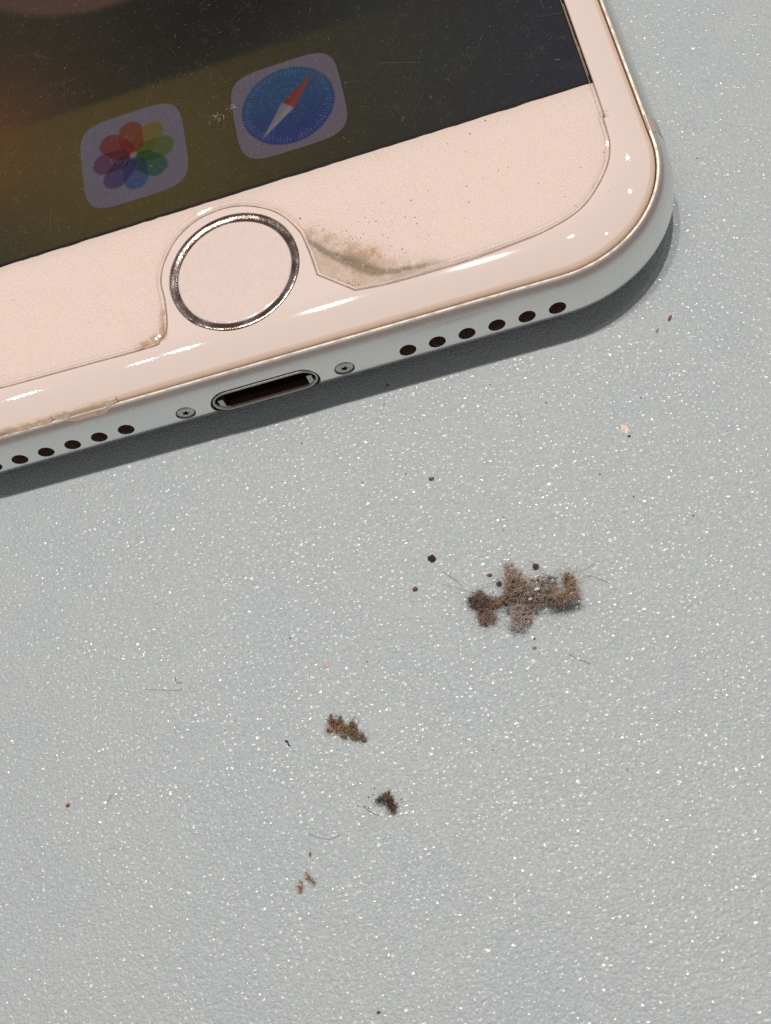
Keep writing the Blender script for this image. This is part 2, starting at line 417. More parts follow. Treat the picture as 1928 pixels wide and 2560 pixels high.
def lathe_z(name, prof, x, y, mat, parent, n=120, wob=0):
    V = []; F = []
    for r, z in prof:
        for i in range(n):
            a = 2*math.pi*i/n; V.append((r*math.cos(a), r*math.sin(a), z+wob*noise.noise((math.cos(a)*6, math.sin(a)*6, r))))
    for k in range(len(prof)-1):
        for i in range(n): F.append((k*n+i, k*n+(i+1) % n, (k+1)*n+(i+1) % n, (k+1)*n+i))
    if prof[-1][0] < .1: F.append(tuple((len(prof)-1)*n+i for i in range(n)))
    return mesh(name, V, F, mat, parent, loc=(x, y, ZP))
btn = lathe_z('home_button', [(4.60, -.26), (4.58, -.15), (4.52, -.12)]+[(4.3-.33*i, -.115-.09*(1-((4.3-.33*i)/4.3)**2)) for i in range(14)], 0, BY, M['button'], phone)
lathe_z('button_ring', [(5.25, -.3), (5.238, -.02), (5.20, .004), (5.0, -.012), (4.69, -.075), (4.63, -.13), (4.60, -.5)], 0, 0, M['ring'], btn, wob=.005).location = (0, 0, 0)
lathe_z('ring_gap', [(5.30, -.12), (5.2, -.14)], 0, 0, M['gasket'], btn).location = (0, 0, 0)

# ------------------------------------------------------------------ crumbs
def lump(rx, ry, rz, seed, sub=2, rough=.45, col=(.1, .06, .03), cj=.2):
    bm = bmesh.new(); bmesh.ops.create_icosphere(bm, subdivisions=sub, radius=1)
    V = []; cl = []
    for v in bm.verts:
        n = noise.noise(Vector(v.co)*1.6+Vector((seed*3.1, seed*1.7, 0)))*rough+noise.noise(Vector(v.co)*4+Vector((seed, 9, 0)))*rough*.5
        q = v.co*(1+n); V.append((q.x*rx, q.y*ry, max(q.z, -.6)*rz+.6*rz))
        k = 1+cj*noise.noise(Vector(v.co)*5+Vector((0, seed, 3)))*2; cl.append(tuple(max(0, min(1, a*k)) for a in col))
    F = [tuple(v.index for v in f.verts) for f in bm.faces]; bm.free(); return V, F, cl
# ------------------------------------------------------------------ lit display
YS, XS = 16.13, 29.82
def gs(x, y, cx, cy, sx, sy, p=1): return np.exp(-(((x-cx)/sx)**2+((y-cy)/sy)**2)**p)[:, None]
def L(*c): return np.array(s2l(*c)[:3])
def wallpaper_with_reflections(x, y):  # wallpaper and dock, with room reflections painted into the colours
    c = np.tile(L(42, 40, 26), (len(x), 1))
    right = 1/(1+np.exp(-(x-15)/4))[:, None]; c = c*(1-right)+L(50, 53, 64)*right
    g = gs(x, y, 26, 34, 9, 9); c = c*(1-.25*g)
    c += gs(x, y, -23.5, 29, 8, 8)*L(108, 54, 14)  # brown-orange ceiling reflection painted in at the left
    c += gs(x, y, -14, 30, 9, 13)*L(44, 29, 5)
    g = gs(x, y, -25, 17, 9, 4.5); c = c*(1-.8*g)+L(38, 56, 52)*.8*g
    g = gs(x, y, 5, 38, 15, 8.5); c = c*(1-.93*g)
    dock = (1/(1+np.exp(-(30.0-y)/.12)))[:, None]*(1/(1+np.exp((x-20)/4)))[:, None]
    c = c*(1-dock*.3)+dock*(L(96, 80, 30)*.55*(.3+gs(x, y, -6, 22, 15, 14)))
    g = gs(x, y, 15, 24, 9, 9); c = c*(1-.5*g)+L(54, 60, 48)*.5*g
    r = np.hypot(x+6.2, y-58.5)                              # pale reflection at the top left, painted into the screen colour
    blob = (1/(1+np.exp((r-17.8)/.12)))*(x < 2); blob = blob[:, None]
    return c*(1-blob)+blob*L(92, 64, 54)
disp = empty('display', (0, 0, ZP)); disp.parent = phone
X, Y, F = grid(-XS+.22, XS-.22, YS+.16, 120.8, 149, 263)
mesh('lit_panel', np.stack([X, Y, 0*X+.012], 1), F, M['screen'], disp, col=wallpaper_with_reflections(X, Y))
def frame_ring(x0, x1, y0, y1, wl, wb, jit=0):
    V = []; F = []; n = 90
    outer = []; inner = []
    pts = [(x0, y0), (x1, y0), (x1, y1), (x0, y1)]; ipt = [(x0+wl, y0+wb), (x1-wl, y0+wb), (x1-wl, y1-wb), (x0+wl, y1-wb)]
    for k in range(4):
        for i in range(n):
            t = i/n; a, b = pts[k], pts[(k+1) % 4]; c, d = ipt[k], ipt[(k+1) % 4]
            jx = jit*noise.noise((a[0]*(1-t)*7+b[0]*t*7, a[1]*(1-t)*7+b[1]*t*7, 0))
            outer.append((a[0]*(1-t)+b[0]*t+jx*.5, a[1]*(1-t)+b[1]*t+jx, .02)); inner.append((c[0]*(1-t)+d[0]*t, c[1]*(1-t)+d[1]*t, .02))
    V = outer+inner; N = len(outer); F = [(i, (i+1) % N, N+(i+1) % N, N+i) for i in range(N)]
    return V, F
V, F = frame_ring(-XS-.06, XS+.06, YS-.05, 121, .42, .30, .07); mesh('black_border', V, F, M['black'], disp)
V = []; F = []
ys_ = np.linspace(16.9, 24.5, 60)
for i, y in enumerate(ys_):
    wv = .05+.07*abs(noise.noise((0, y*1.3, 3)))*max(0, math.sin((y-16.9)/7.6*math.pi))*2
    xc = 29.70+.05*noise.noise((0, y*.6, 9))
    V += [(xc-wv*.5, y, .034), (xc+wv*.5, y, .034)]
F = [(2*i, 2*i+1, 2*i+3, 2*i+2) for i in range(59)]
mesh('edge_dust', V, F, simple('edge_dust', (.32, .22, .18, 1), .7), disp)

def rr_patch(half, power, z, colf, name, cx, cy, nr=56, na=300):
    V = [(0, 0, z)]; F = []
    for k in range(1, nr+1):
        for i in range(na):
            a = 2*math.pi*i/na; c, s = math.cos(a), math.sin(a)
            r = half/((abs(c)**power+abs(s)**power)**(1/power))*k/nr
            V.append((r*c, r*s, z))
    for i in range(na): F.append((0, 1+i, 1+(i+1) % na))
    for k in range(nr-1):
        for i in range(na): F.append((1+k*na+i, 1+(k+1)*na+i, 1+(k+1)*na+(i+1) % na, 1+k*na+(i+1) % na))
    A = np.array(V); o = mesh(name, V, F, M['screen'], disp, col=colf(A[:, 0], A[:, 1])); o.location = (cx*K, cy*K, 0); return o
sst = lambda v, e=.06: np.clip(v/e*.5+.5, 0, 1)[:, None]
def photos_col(x, y):
    c = np.tile(L(113, 103, 116), (len(x), 1))
    cols = [(118, 60, 36), (116, 96, 40), (82, 94, 44), (44, 82, 66), (58, 78, 118), (74, 56, 100), (92, 52, 82), (116, 46, 42)]
    for k, cc in enumerate(cols):
        a = math.radians(90-45*k); u = x*math.cos(a)+y*math.sin(a); v = -x*math.sin(a)+y*math.cos(a)
        # rounded petal: stadium
        uu = np.clip(u, 1.32, 2.55); d = 1.06-np.hypot(u-uu, v); m = sst(d)
        tint = (L(*cc)*.86+L(70, 64, 70)*.14)/L(113, 103, 116); c = c*(1-m)+c*tint*m
    m = sst(.28-np.hypot(x, y)); return c*(1-m)+L(120, 112, 122)*m
def compass_col(x, y):
    c = np.tile(L(114, 103, 115), (len(x), 1)); r = np.hypot(x, y)
    t = np.clip((y+3.9)/7.8, 0, 1)[:, None]; blue = L(40, 52, 112)*(1-t)+L(38, 80, 114)*t
    m = sst(3.92-r); c = c*(1-m)+blue*m
    a = np.arctan2(y, x); tick = (np.cos(a*72) > .25)*(r < 3.68)*(r > np.where(np.cos(a*36) > 0, 3.05, 3.3))
    c = c*(1-.28*tick[:, None])+L(110, 125, 165)*.28*tick[:, None]
    rr2 = np.hypot(x, y-1.0); swirl = (np.cos(rr2*9) > .3)*(r < 3.0)*(y > 0); c = c*(1-.04*swirl[:, None])+L(120, 170, 180)*.04*swirl[:, None]
    u = (x+y)/1.4142; v = (-x+y)/1.4142
    wdt = .62*np.clip(1-np.abs(u)/3.7, 0, 1)
    m = sst(wdt-np.abs(v)); up = sst(u, .05)
    nd = (L(132, 50, 46)*up+L(134, 126, 136)*(1-up)); nd = nd*np.where(v > 0, .86, 1.08)[:, None]
    return c*(1-m)+nd*m
o = rr_patch(4.6, 4.6, .018, photos_col, 'app_icon', -6.77, 23.2); o['label'] = 'pinwheel of eight coloured petals on a pale square'
o = rr_patch(4.6, 4.6, .018, compass_col, 'app_icon', 6.77, 23.2); o['label'] = 'blue compass with red and white needle on a pale square'

# ------------------------------------------------------------------ clear film stuck on the glass
key = [(-19.9, 4.6, 0), (-13.24, 4.45, 0), (-7.4, 4.33, 0), (-6.6, 4.6, 0), (-6.05, 5.2, 0), (-5.80, 6.2, 0), (-5.75, 8.3, 0), (-5.85, 10.0, 0), (-5.3, 11.8, 0), (-3.9, 13.7, 0), (-1.7, 14.85, 0), (1.2, 14.85, 0), (3.9, 13.35, 0), (5.45, 11.1, 0), (5.98, 9.0, 0),
       (6.28, 6.40, 1), (8.83, 4.10, 1), (11.8, 3.85, 0), (17.0, 3.85, 0), (20.5, 4.05, 0), (23.6, 4.45, 0), (26.3, 5.5, 0), (28.5, 7.8, 0), (29.5, 10.0, 0), (29.72, 12.6, 0), (29.9, 15.5, 0), (29.95, 40, 0), (29.95, 128, 1), (-29.95, 128, 1), (-29.95, 15.5, 0), (-29.6, 10, 0), (-28.5, 7.8, 0), (-26.3, 5.6, 0), (-23.6, 4.9, 0)]
def catmull(key, n=10):
    P = []; m = len(key)
    for i in range(m):
        p0, p1, p2, p3 = [np.array(key[(i+j-1) % m][:2]) for j in range(4)]
        if key[i][2]: p0 = p1
        if key[(i+1) % m][2]: p3 = p2
        if np.linalg.norm(p2-p1) > 20: P.append(tuple(p1)); P += [tuple(p1*(1-t/8)+p2*t/8) for t in range(1, 8)]; continue
        for k in range(n):
            t = k/n; P.append(tuple(.5*((2*p1)+(-p0+p2)*t+(2*p0-5*p1+4*p2-p3)*t*t+(-p0+3*p1-3*p2+p3)*t**3)))
    return np.array(P)
P = catmull(key); N = len(P)
T = np.roll(P, -1, 0)-np.roll(P, 1, 0); T /= np.linalg.norm(T, axis=1)[:, None]; NR = np.stack([-T[:, 1], T[:, 0]], 1)  # CCW -> inward
jit = np.array([noise.noise((p[0]*1.1, p[1]*1.1, 0)) for p in P])
rings = [(0, .04), (.03, .16), (.10, .26), (.30, .31), (.42, .312)]
V = []
for d, z in rings: V += [(P[i][0]+NR[i][0]*(d+jit[i]*.02), P[i][1]+NR[i][1]*(d+jit[i]*.02), z+ZP) for i in range(N)]
from mathutils.geometry import tessellate_polygon
tl = (len(rings)-1)*N
tris = tessellate_polygon([[Vector((V[tl+i][0], V[tl+i][1], 0)) for i in range(N)]])
FF = [(k*N+i, k*N+(i+1) % N, (k+1)*N+(i+1) % N, (k+1)*N+i) for k in range(len(rings)-1) for i in range(N)]
for t_ in tris:
    a_, b_, c_ = [V[tl+q] for q in t_]
    if (b_[0]-a_[0])*(c_[1]-a_[1])-(b_[1]-a_[1])*(c_[0]-a_[0]) < 0: t_ = t_[::-1]
    FF.append(tuple(tl+q for q in t_))
film = mesh('screen_film', V, FF, mats=[M['film'], M['fedge']], fmat=[1]*N+[0]*(len(FF)-N), smooth=False)
tag(film, 'clear scratched protective film with a cut-out round the home button, stuck over the phone screen', 'screen protector')
# thin brown line just inside the cut edge of the film
V = []; F = []; colr = []
for i in range(N):
    a = .035+.03*abs(jit[i]); V += [(P[i][0]+NR[i][0]*.33, P[i][1]+NR[i][1]*.33, ZP+.318), (P[i][0]+NR[i][0]*(.33+a), P[i][1]+NR[i][1]*(.33+a), ZP+.318)]
    s = np.array([.50, .36, .25])*(1+.3*jit[i]); al = .62+.3*jit[i]; colr += [(*s, al), (*s, al)]
mesh('inner_edge_line', V, [(2*i, 2*((i+1) % N), 2*((i+1) % N)+1, 2*i+1) for i in range(N)], M['stain'], film, col=colr)
V = []; F = []; colr = []
for i in range(N):
    V += [(P[i][0]-NR[i][0]*.05, P[i][1]-NR[i][1]*.05, ZP+.012), (P[i][0]+NR[i][0]*.05, P[i][1]+NR[i][1]*.05, ZP+.012)]
    al = .42+.4*jit[i]; colr += [(.48, .36, .28, al)]*2
mesh('glue_line', V, [(2*i, 2*((i+1) % N), 2*((i+1) % N)+1, 2*i+1) for i in range(N)], M['stain'], film, col=colr)

# dust fibres and fine scratches lying on the film over the dark screen
sp_ = []
_r = np.random.default_rng(5)
def dust_fib(n, len_, rad, colr_, curl, x0, x1, y0, y1, bright=(.5, 1.3)):
    for _ in range(n):
        x, y = _r.uniform(x0, x1), _r.uniform(y0, y1)
        a = _r.uniform(0, 6.28); l = len_*_r.uniform(.4, 1.6); m = 6; P_ = []; cu = _r.normal(0, curl)
        for i in range(m+1):
            P_.append((x, y, ZP+.325)); a += cu/m+_r.normal(0, curl*.2); x += l/m*math.cos(a); y += l/m*math.sin(a)
        sp_.append((P_, rad*_r.uniform(.6, 1.4), tuple(np.array(colr_)*_r.uniform(*bright))))
DUST_SPECS = [(900, .35, .0035, (.30, .24, .15), .5), (260, .30, .007, (.40, .33, .22), 1.6), (60, 2.6, .0035, (.30, .24, .15), .12), (500, .05, .010, (.45, .38, .28), 0)]
for n_, l_, r_, c_, k_ in DUST_SPECS: dust_fib(n_, l_, r_, c_, k_, -24, 29, 16.6, 46)
for cx_, cy_ in ((.6, 24.2), (1.1, 23.5), (2.0, 24.6)): dust_fib(5, .7, .012, (.55, .50, .42), 2.2, cx_-.3, cx_+.3, cy_-.3, cy_+.3)
dust_fib(160, .22, .004, (.42, .32, .22), 1.0, -20, 28, 5.5, 16, (.4, 1.0))

# brown grime trapped under the broken corner of the film, right of the button
def seg_d(x, y, a, b):
    a = np.array(a); b = np.array(b); ab = b-a; t = np.clip(((x-a[0])*ab[0]+(y-a[1])*ab[1])/(ab@ab), 0, 1)
    return np.hypot(x-a[0]-t*ab[0], y-a[1]-t*ab[1]), t
def fbm(x, y, s, o=4, z=0):
    return np.array([noise.fractal((a*s, b*s, z), 1.0, 2.0, o) for a, b in zip(x, y)])
X, Y, F = grid(5.4, 16.5, 3.6, 12.2, 230, 180)
nz1 = fbm(X, Y, .9); nz2 = fbm(X, Y, 3.0, 4, 5); nz3 = fbm(X, Y, 7.0, 2, 9)
def poly_d(x, y, pts):
    return np.min([seg_d(x, y, pts[i], pts[i+1])[0] for i in range(len(pts)-1)], axis=0)
crease = [(6.3, 9.5), (7.2, 8.3), (8.4, 7.05), (9.5, 5.95), (10.5, 5.2), (12.0, 4.72), (14.0, 4.5), (16.0, 4.35)]
upper = [(5.7, 10.9), (7.2, 10.2), (8.6, 8.9), (10.3, 7.5), (11.6, 6.1), (13.4, 5.2), (15.5, 4.7)]
ub = np.interp(X, [p[0] for p in upper], [p[1] for p in upper]); cb = np.interp(X, [p[0] for p in crease], [p[1] for p in crease])
lowb = np.interp(X, [5.9, 6.28, 8.83, 11.8, 16.5], [8.5, 6.75, 4.45, 4.15, 4.15]); 
inl = (X > 6.02+.0*Y) & (Y > lowb) & (X > np.interp(Y, [6.4, 9, 11.1, 12], [6.55, 6.25, 5.75, 5.2]))
below = 1/(1+np.exp((Y-ub-.25*nz1)/.22)); taper = np.clip((16.3-X)/3.2, 0, 1)
a_ = (.30+.30*nz1+.22*nz2)*below*taper
lowpart = (Y < cb-.25); a_ = np.where(lowpart, a_*.8+.04, a_)
dc = poly_d(X, Y, crease); a_ = a_+(.5+.5*nz2)*np.exp(-(dc/(.14+.28*np.exp(-((X-9.6)/1.8)**2)))**2)*taper
shade = np.exp(-(((X-9.6)/1.3)**2+((Y-6.6+.9*(X-9.6))/.55)**2)); a_ = a_+.35*shade  # smoky dark streak in the grime along the crease
orr = np.exp(-(((X-10.55)/.8)**2+((Y-7.0)/.5)**2))*(.75+.9*nz2); a_ = a_+.55*np.clip(orr, 0, 1)
spk = np.clip((nz3+.5*nz2-.42)*4, 0, 1)*(Y > cb-3)*np.exp(-((Y-ub)/1.3)**2)*np.exp(-((X-9)/3)**2); a_ = np.maximum(a_, spk*.55)
a_ = np.clip(a_, 0, .93)*inl
c = np.tile(np.array([.56, .43, .30]), (len(X), 1))*(1+.25*nz2[:, None])
sm_ = np.clip(np.exp(-(dc/.40)**2)+.8*shade, 0, 1)[:, None]; c = c*(1-.85*sm_)+np.array([.215, .175, .13])*.85*sm_
c = c*(1-np.clip(orr, 0, 1)[:, None]*.6)+np.array([.52, .24, .10])*np.clip(orr, 0, 1)[:, None]*.6
c = np.where((spk > .3)[:, None], np.array([.27, .19, .11]), c)
st = mesh('grime_patch', np.stack([X, Y, 0*X+.03+.12*np.exp(-(dc/.3)**2)+ZP], 1), F, M['stain'], col=np.column_stack([np.clip(c, 0, 1), a_]))
tag(st, 'brown greasy grime trapped at the broken film corner right of the home button', 'grime')
for i_, (x_, y_, s_) in enumerate(((7.85, 5.45, .06), (8.5, 4.98, .07), (8.95, 4.62, .055), (9.2, 4.55, .075), (8.1, 5.8, .03))):
    v, f, c_ = lump(s_, s_*.8, s_*.8, i_, 2, .3, (.8, .8, .8)); mesh('glint_bead', v, f, M['bead'], film, loc=(x_, y_, ZP+.30))  # glossy beads added for the glassy glints at the broken film corner
# lesser grime left of the button
X, Y, F = grid(-9.5, -5.2, 3.9, 8.2, 90, 90)
nz = fbm(X, Y, 2.2); dl, _ = seg_d(X, Y, (-8.2, 4.62), (-6.35, 5.1)); dl2, _ = seg_d(X, Y, (-6.35, 5.1), (-6.1, 7.2))
a_ = np.clip((.5+.7*nz)*(np.exp(-(dl/.35)**2)+.8*np.exp(-(dl2/.22)**2)), 0, .8)*(Y > 4.35)*(X < -5.85)
st = mesh('grime_patch', np.stack([X, Y, 0*X+.03+ZP], 1), F, M['stain'], col=np.column_stack([np.tile([.50, .34, .20], (len(X), 1)), a_]))
tag(st, 'faint brown grime at the film corner left of the home button', 'grime')

def crumb(name, x, y, rx, ry, rz, col, label, cat='crumb', rot=0, sub=2, rough=.6, smooth=False, z=0, seed=None, group=None):
    s = seed if seed is not None else x*1.37+y
    V, F, cl = lump(rx, ry, rz, s, sub, rough, col)
    o = mesh(name, V, F, M['crumb'], smooth=smooth, col=cl, loc=(x, y, z)); o.rotation_euler.z = rot
    if label: tag(o, label, cat, group)
    return o
crumb('dirt_crumb', 9.47, -15.36, .30, .24, .22, (.045, .018, .010), 'dark brown angular crumb up and left of the biggest lint clump')
crumb('dirt_crumb', 7.79, -17.35, .20, .17, .14, (.20, .095, .045), 'small tan crumb left of the biggest lint clump')
crumb('dirt_crumb', 10.77, -9.15, .22, .15, .12, (.20, .085, .045), 'reddish brown crumb midway between the phone and the biggest lint clump')
crumb('dirt_crumb', 0.27, -21.34, .20, .20, .04, (.50, .37, .31), 'faint orange crumb above the tan lint tuft')
crumb('dirt_crumb', -20.51, -27.13, .16, .13, .10, (.25, .09, .03), 'tiny rusty crumb near the left edge of the mat')
crumb('dirt_crumb', 30.95, -1.29, .24, .12, .10, (.20, .11, .075), 'brown crumb just off the rounded phone corner', rot=.9)
crumb('dirt_crumb', 29.8, -2.04, .20, .06, .05, (.22, .14, .11), 'thin brown sliver below the crumb off the phone corner', rot=.9)
crumb('dirt_crumb', 9.11, -0.34, .10, .08, .07, (.10, .11, .05), 'tiny olive crumb close under the right speaker holes')
crumb('dirt_crumb', 13.26, -17.68, .18, .12, .10, (.20, .08, .05), 'little red-brown crumb on the upper left rim of the biggest lint clump')
crumb('dirt_crumb', -3.12, -34.08, .09, .17, .07, (.26, .13, .07), 'small brown speck above the orange pair of crumbs', rot=-.2)
crumb('dirt_crumb', -0.33, -44.59, .13, .10, .08, (.08, .06, .05), 'dark speck at the bottom edge of the mat')
crumb('dirt_crumb', 15.05, -23.64, .15, .12, .08, (.32, .20, .11), 'tan speck just below the biggest lint clump')
crumb('dirt_crumb', 15.2, -23.0, .09, .06, .05, (.12, .08, .07), 'dark speck just under the grey foot of the biggest lint clump')
crumb('pale_flake', 25.35, -9.24, .30, .42, .03, (.66, .55, .46), 'pale cream flake on the mat right of the phone shadow', 'flake', rough=.4)
crumb('dirt_crumb', 25.50, -9.85, .11, .08, .07, (.05, .04, .035), 'black dot touching the pale cream flake')
crumb('dirt_crumb', 15.0, -14.5, .09, .16, .03, (.45, .28, .24), 'faint red fleck above the biggest lint clump', rot=.3)
crumb('dirt_crumb', 15.25, -13.6, .16, .05, .03, (.45, .30, .26), 'faint red sliver above the red fleck', rot=-.8)
mini = [(8.5, -1.9), (16.85, -2.67), (20.47, -5.44), (27.14, -7.11), (10.63, -29.87), (-7.88, -24.35), (9.0, -8.2), (30.4, 6.2), (18.9, -33), (5.6, -8.0), (24.5, -14.5), (1.5, -3.3), (33.5, 9.2), (22.7, -12.2), (-2.0, -18.7), (37, 12), (3.3, -21.8), (28, -17)]
_marks = ((9.5, -15.4, 'the dark angular crumb'), (10.8, -9.2, 'the reddish crumb'), (25.4, -9.3, 'the pale flake'), (15.2, -20, 'the large lint clump'),
          (.8, -26.4, 'the tan tuft'), (2.8, -31.9, 'the small dark tuft'), (-11, -19.8, 'the hooked hair'), (31, -1.3, 'the crumb off the phone corner'), (18, -6, 'the reddish hair'), (34, 10, 'the side of the phone'), (5, -1, 'the charging port'))
_near = [min((math.hypot(x-a, y-b), n) for a, b, n in _marks) for x, y in mini]
for i, (x, y) in enumerate(mini):
    same = sorted(d for d, n in _near if n == _near[i][1]); k = same.index(_near[i][0])
    word = ('nearest to', 'second nearest to', 'third nearest to', 'fourth nearest to')[min(k, 3)] if k < len(same)-1 or k == 0 else 'farthest off from'
    crumb('dust_speck', x, y, random.uniform(.05, .085), random.uniform(.05, .08), .05, random.choice([(.05, .05, .05), (.09, .06, .05), (.10, .10, .10)]),
          'tiny dark dust speck, %s %s' % (word, _near[i][1]), 'dust speck', sub=1, group='tiny dust specks on the mat')
# specks under the film on the white front
V = []; F = []; cl = []
for i in range(70):
    if i < 42: x, y = random.gauss(11.5, 2.6), random.gauss(7.8, 1.8)
    else: x, y = random.uniform(7, 29), random.uniform(5, 16)
    if y < 4.8+abs(x-15)*.03 or (x < 6.4) or y > 16: continue
    s = random.uniform(.018, .05)*(1.3 if i % 9 == 0 else 1)
    v, f, c_ = lump(s*random.uniform(.8, 1.6), s, .02, i, 1, .4, random.choice([(.34, .23, .15), (.2, .14, .10), (.42, .27, .18)]))
    k = len(V); V += [(a+x, b+y, d+.01+ZP) for a, b, d in v]; F += [tuple(k+q for q in t_) for t_ in f]; cl += c_
for (x, y, s) in [(20.06, 14.9, .07), (21.43, 15.65, .06), (18.57, 8.8, .05), (14.47, 8.26, .05), (12.95, 6.43, .06), (5.9, 11.9, .08), (-18.5, 12.5, .05), (-12.2, 8.2, .03)]:
    v, f, c_ = lump(s, s*.8, .03, x, 1, .4, (.07, .04, .03)); k = len(V); V += [(a+x, b+y, d+.01+ZP) for a, b, d in v]; F += [tuple(k+q for q in t_) for t_ in f]; cl += c_
o = mesh('trapped_dust', V, F, M['crumb'], col=cl, smooth=False); tag(o, 'fine brown dust specks trapped under the film beside the grime', 'dust', kind='stuff')

# ------------------------------------------------------------------ glue flakes on the bottom rim
def glue(x0, x1, wf, label, seed):
    n = 60; m = 6; V = []
    for i in range(n+1):
        x = x0+(x1-x0)*i/n; wdt = wf(i/n)
        for j in range(m+1):
            t = j/m
            # starts on the gasket, runs over the gap and hangs over the frame
            y = 1.42-(.42+wdt)*t; 
            if y > 1.1: z = -.665-.1*(1.42-y)
            else:
                off = (1.0-y)/SYB; lo, hi = -4.1, -.92
                for _ in range(20):
                    md_ = (lo+hi)/2
                    if foff(md_) > off: lo = md_
                    else: hi = md_
                z = hi if off > .1 else -.86
            bmp = .04*noise.noise((x*.9, t*1.5, seed))+.04
            V.append((x, y-bmp*.4, z+bmp+ZP+.03))
    F = [(i*(m+1)+j, i*(m+1)+j+1, (i+1)*(m+1)+j+1, (i+1)*(m+1)+j) for i in range(n) for j in range(m)]
    N0 = len(V); V2 = [(a, b+.03, c_-.05) for a, b, c_ in V]; V += V2
    F += [tuple(N0+q for q in reversed(f)) for f in F[:]]
    o = mesh('glue_flake', V, F, M['flake']); return tag(o, label, 'glue flake', 'dried glue flakes on the phone rim')
glue(-16.1, -10.9, lambda t: .50*math.sin(math.pi*min(1, t*1.05)**1.25)**.8*(1+.2*math.sin(t*9)) if t < .952 else 0.02, 'larger beige flake of dried glue hanging over the rim left of the charging port', 1)
glue(-21.2, -16.3, lambda t: .02+.20*abs(math.sin(math.pi*t*1.6+.3))*(1-t*.6)+.05*math.sin(t*15), 'ragged brown flake of dried glue at the left end of the rim', 5)

# ------------------------------------------------------------------ fibres and lint
def fibres(specs):
    """specs: list of (list of points, radius, colour) -> three-sided tubes"""
    V = []; F = []; cl = []
    for P, r, c_ in specs:
        P = np.asarray(P); n = len(P); k = len(V)
        T = np.gradient(P, axis=0); T /= (np.linalg.norm(T, axis=1)[:, None]+1e-9)
        U = np.cross(T, (0.3, .2, .93)); U /= (np.linalg.norm(U, axis=1)[:, None]+1e-9); W = np.cross(T, U)
        for i in range(n):
            rr = r*(1 if 0 < i < n-1 else .4)
            for q in range(3):
                a = 2.094*q; p = P[i]+rr*(math.cos(a)*U[i]+math.sin(a)*W[i]); V.append(tuple(p)); cl.append(c_)
        for i in range(n-1):
            for q in range(3): F.append((k+i*3+q, k+i*3+(q+1) % 3, k+(i+1)*3+(q+1) % 3, k+(i+1)*3+q))
    return V, F, cl
def walk(p, d, n, step, curl):
    P = [np.array(p, float)]; d = np.array(d, float); d /= np.linalg.norm(d)+1e-9; b = rng.normal(0, 1, 3)*curl
    for _ in range(n):
        b = b*.8+rng.normal(0, 1, 3)*curl*.5; d = d+b; d /= np.linalg.norm(d); q = P[-1]+d*step
        if q[2] < .03: q[2] = .03; d[2] = abs(d[2])*.4
        P.append(q)
    return P
def tuft(parent, name, lumps, nf, fr=(.007, .014), reach=.46, base=(0, 0)):
    """lumps: (x, y, z, rx, ry, rz, colour, weight): ragged matted granules with tangled fibres through and round them"""
    nf = int(nf*.62); sp = []; V = []; F = []; cl = []; tot = sum(l[7] for l in lumps)
    for (x, y, z, rx, ry, rz, col, wt) in lumps:
        col = tuple(.84*c+.16*sum(col)/3*1.05 for c in col)
        if parent is not None and parent.name.startswith('lint_clump'): z, rz, y = z*1.55, rz*1.6, y-.22*z
        size = (rx*ry)**.5; ng = max(5, int(38*size/.5)); G = []
        th0 = rng.uniform(0, 6.28)
        for _ in range(ng):
            a = rng.uniform(0, 6.283); rad = rng.uniform(0, 1)**.55*(1.08+.45*math.sin(3*a+th0)+.22*math.sin(5*a+2*th0))
            g_ = (x+rx*rad*math.cos(a), y+ry*rad*math.sin(a), max(.06, z*rng.uniform(.15, 1.0)+rz*.5*rng.normal()*.6))
            G.append(g_); sr = rng.uniform(.03, .10)*(size/.5)**.6
            k_ = rng.uniform(.35, 1.25); c0 = tuple(np.clip(np.array(col)*k_*(1+rng.normal(0, .10, 3)), .01, .8))
            v, f, c_ = lump(sr*rng.uniform(.7, 1.7), sr, sr*.8, x*3+y+_, 2, 1.0, c0, .7)
            k = len(V); V += [(q[0]+g_[0], q[1]+g_[1], max(.01, q[2]+g_[2]-sr)) for q in v]; F += [tuple(k+q for q in t_) for t_ in f]; cl += c_
        for _ in range(int(nf*wt/tot)):
            g_ = G[rng.integers(len(G))]; p = (g_[0]+rng.normal(0, .10), g_[1]+rng.normal(0, .10), max(.04, g_[2]+rng.normal(0, .08)))
            d = rng.normal(0, 1, 3)*(1, 1, .7)
            k = rng.uniform(.5, 2.0); c_ = tuple(np.clip(np.array(col)*k*(1+rng.normal(0, .08, 3)), .003, .9))
            long = rng.uniform() < .06
            sp.append((walk(p, d, rng.integers(4, 8)+(7 if long else 0), rng.uniform(.035, .085)*reach/.40, .16 if long else .42), rng.uniform(*fr)*(.7 if long else 1), c_))
    v, f, c_ = fibres(sp); k = len(V); V += v; F += [tuple(k+q for q in t_) for t_ in f]; cl += c_
    V = [(q[0]-base[0], q[1]-base[1], q[2]) for q in V]
    return mesh(name, V, F, M['fibre'], parent, smooth=False, col=cl)
DB, TAN, OR_, GB, PK, GR = (.17, .125, .10), (.36, .27, .205), (.37, .26, .185), (.37, .315, .285), (.42, .34, .32), (.37, .36, .355)
B0 = (15.2, -20.1)
clump = empty('lint_clump', (B0[0], B0[1], 0)); tag(clump, 'large fuzzy clump of brown and grey pocket lint, the biggest on the mat', 'lint')
dy = -.25
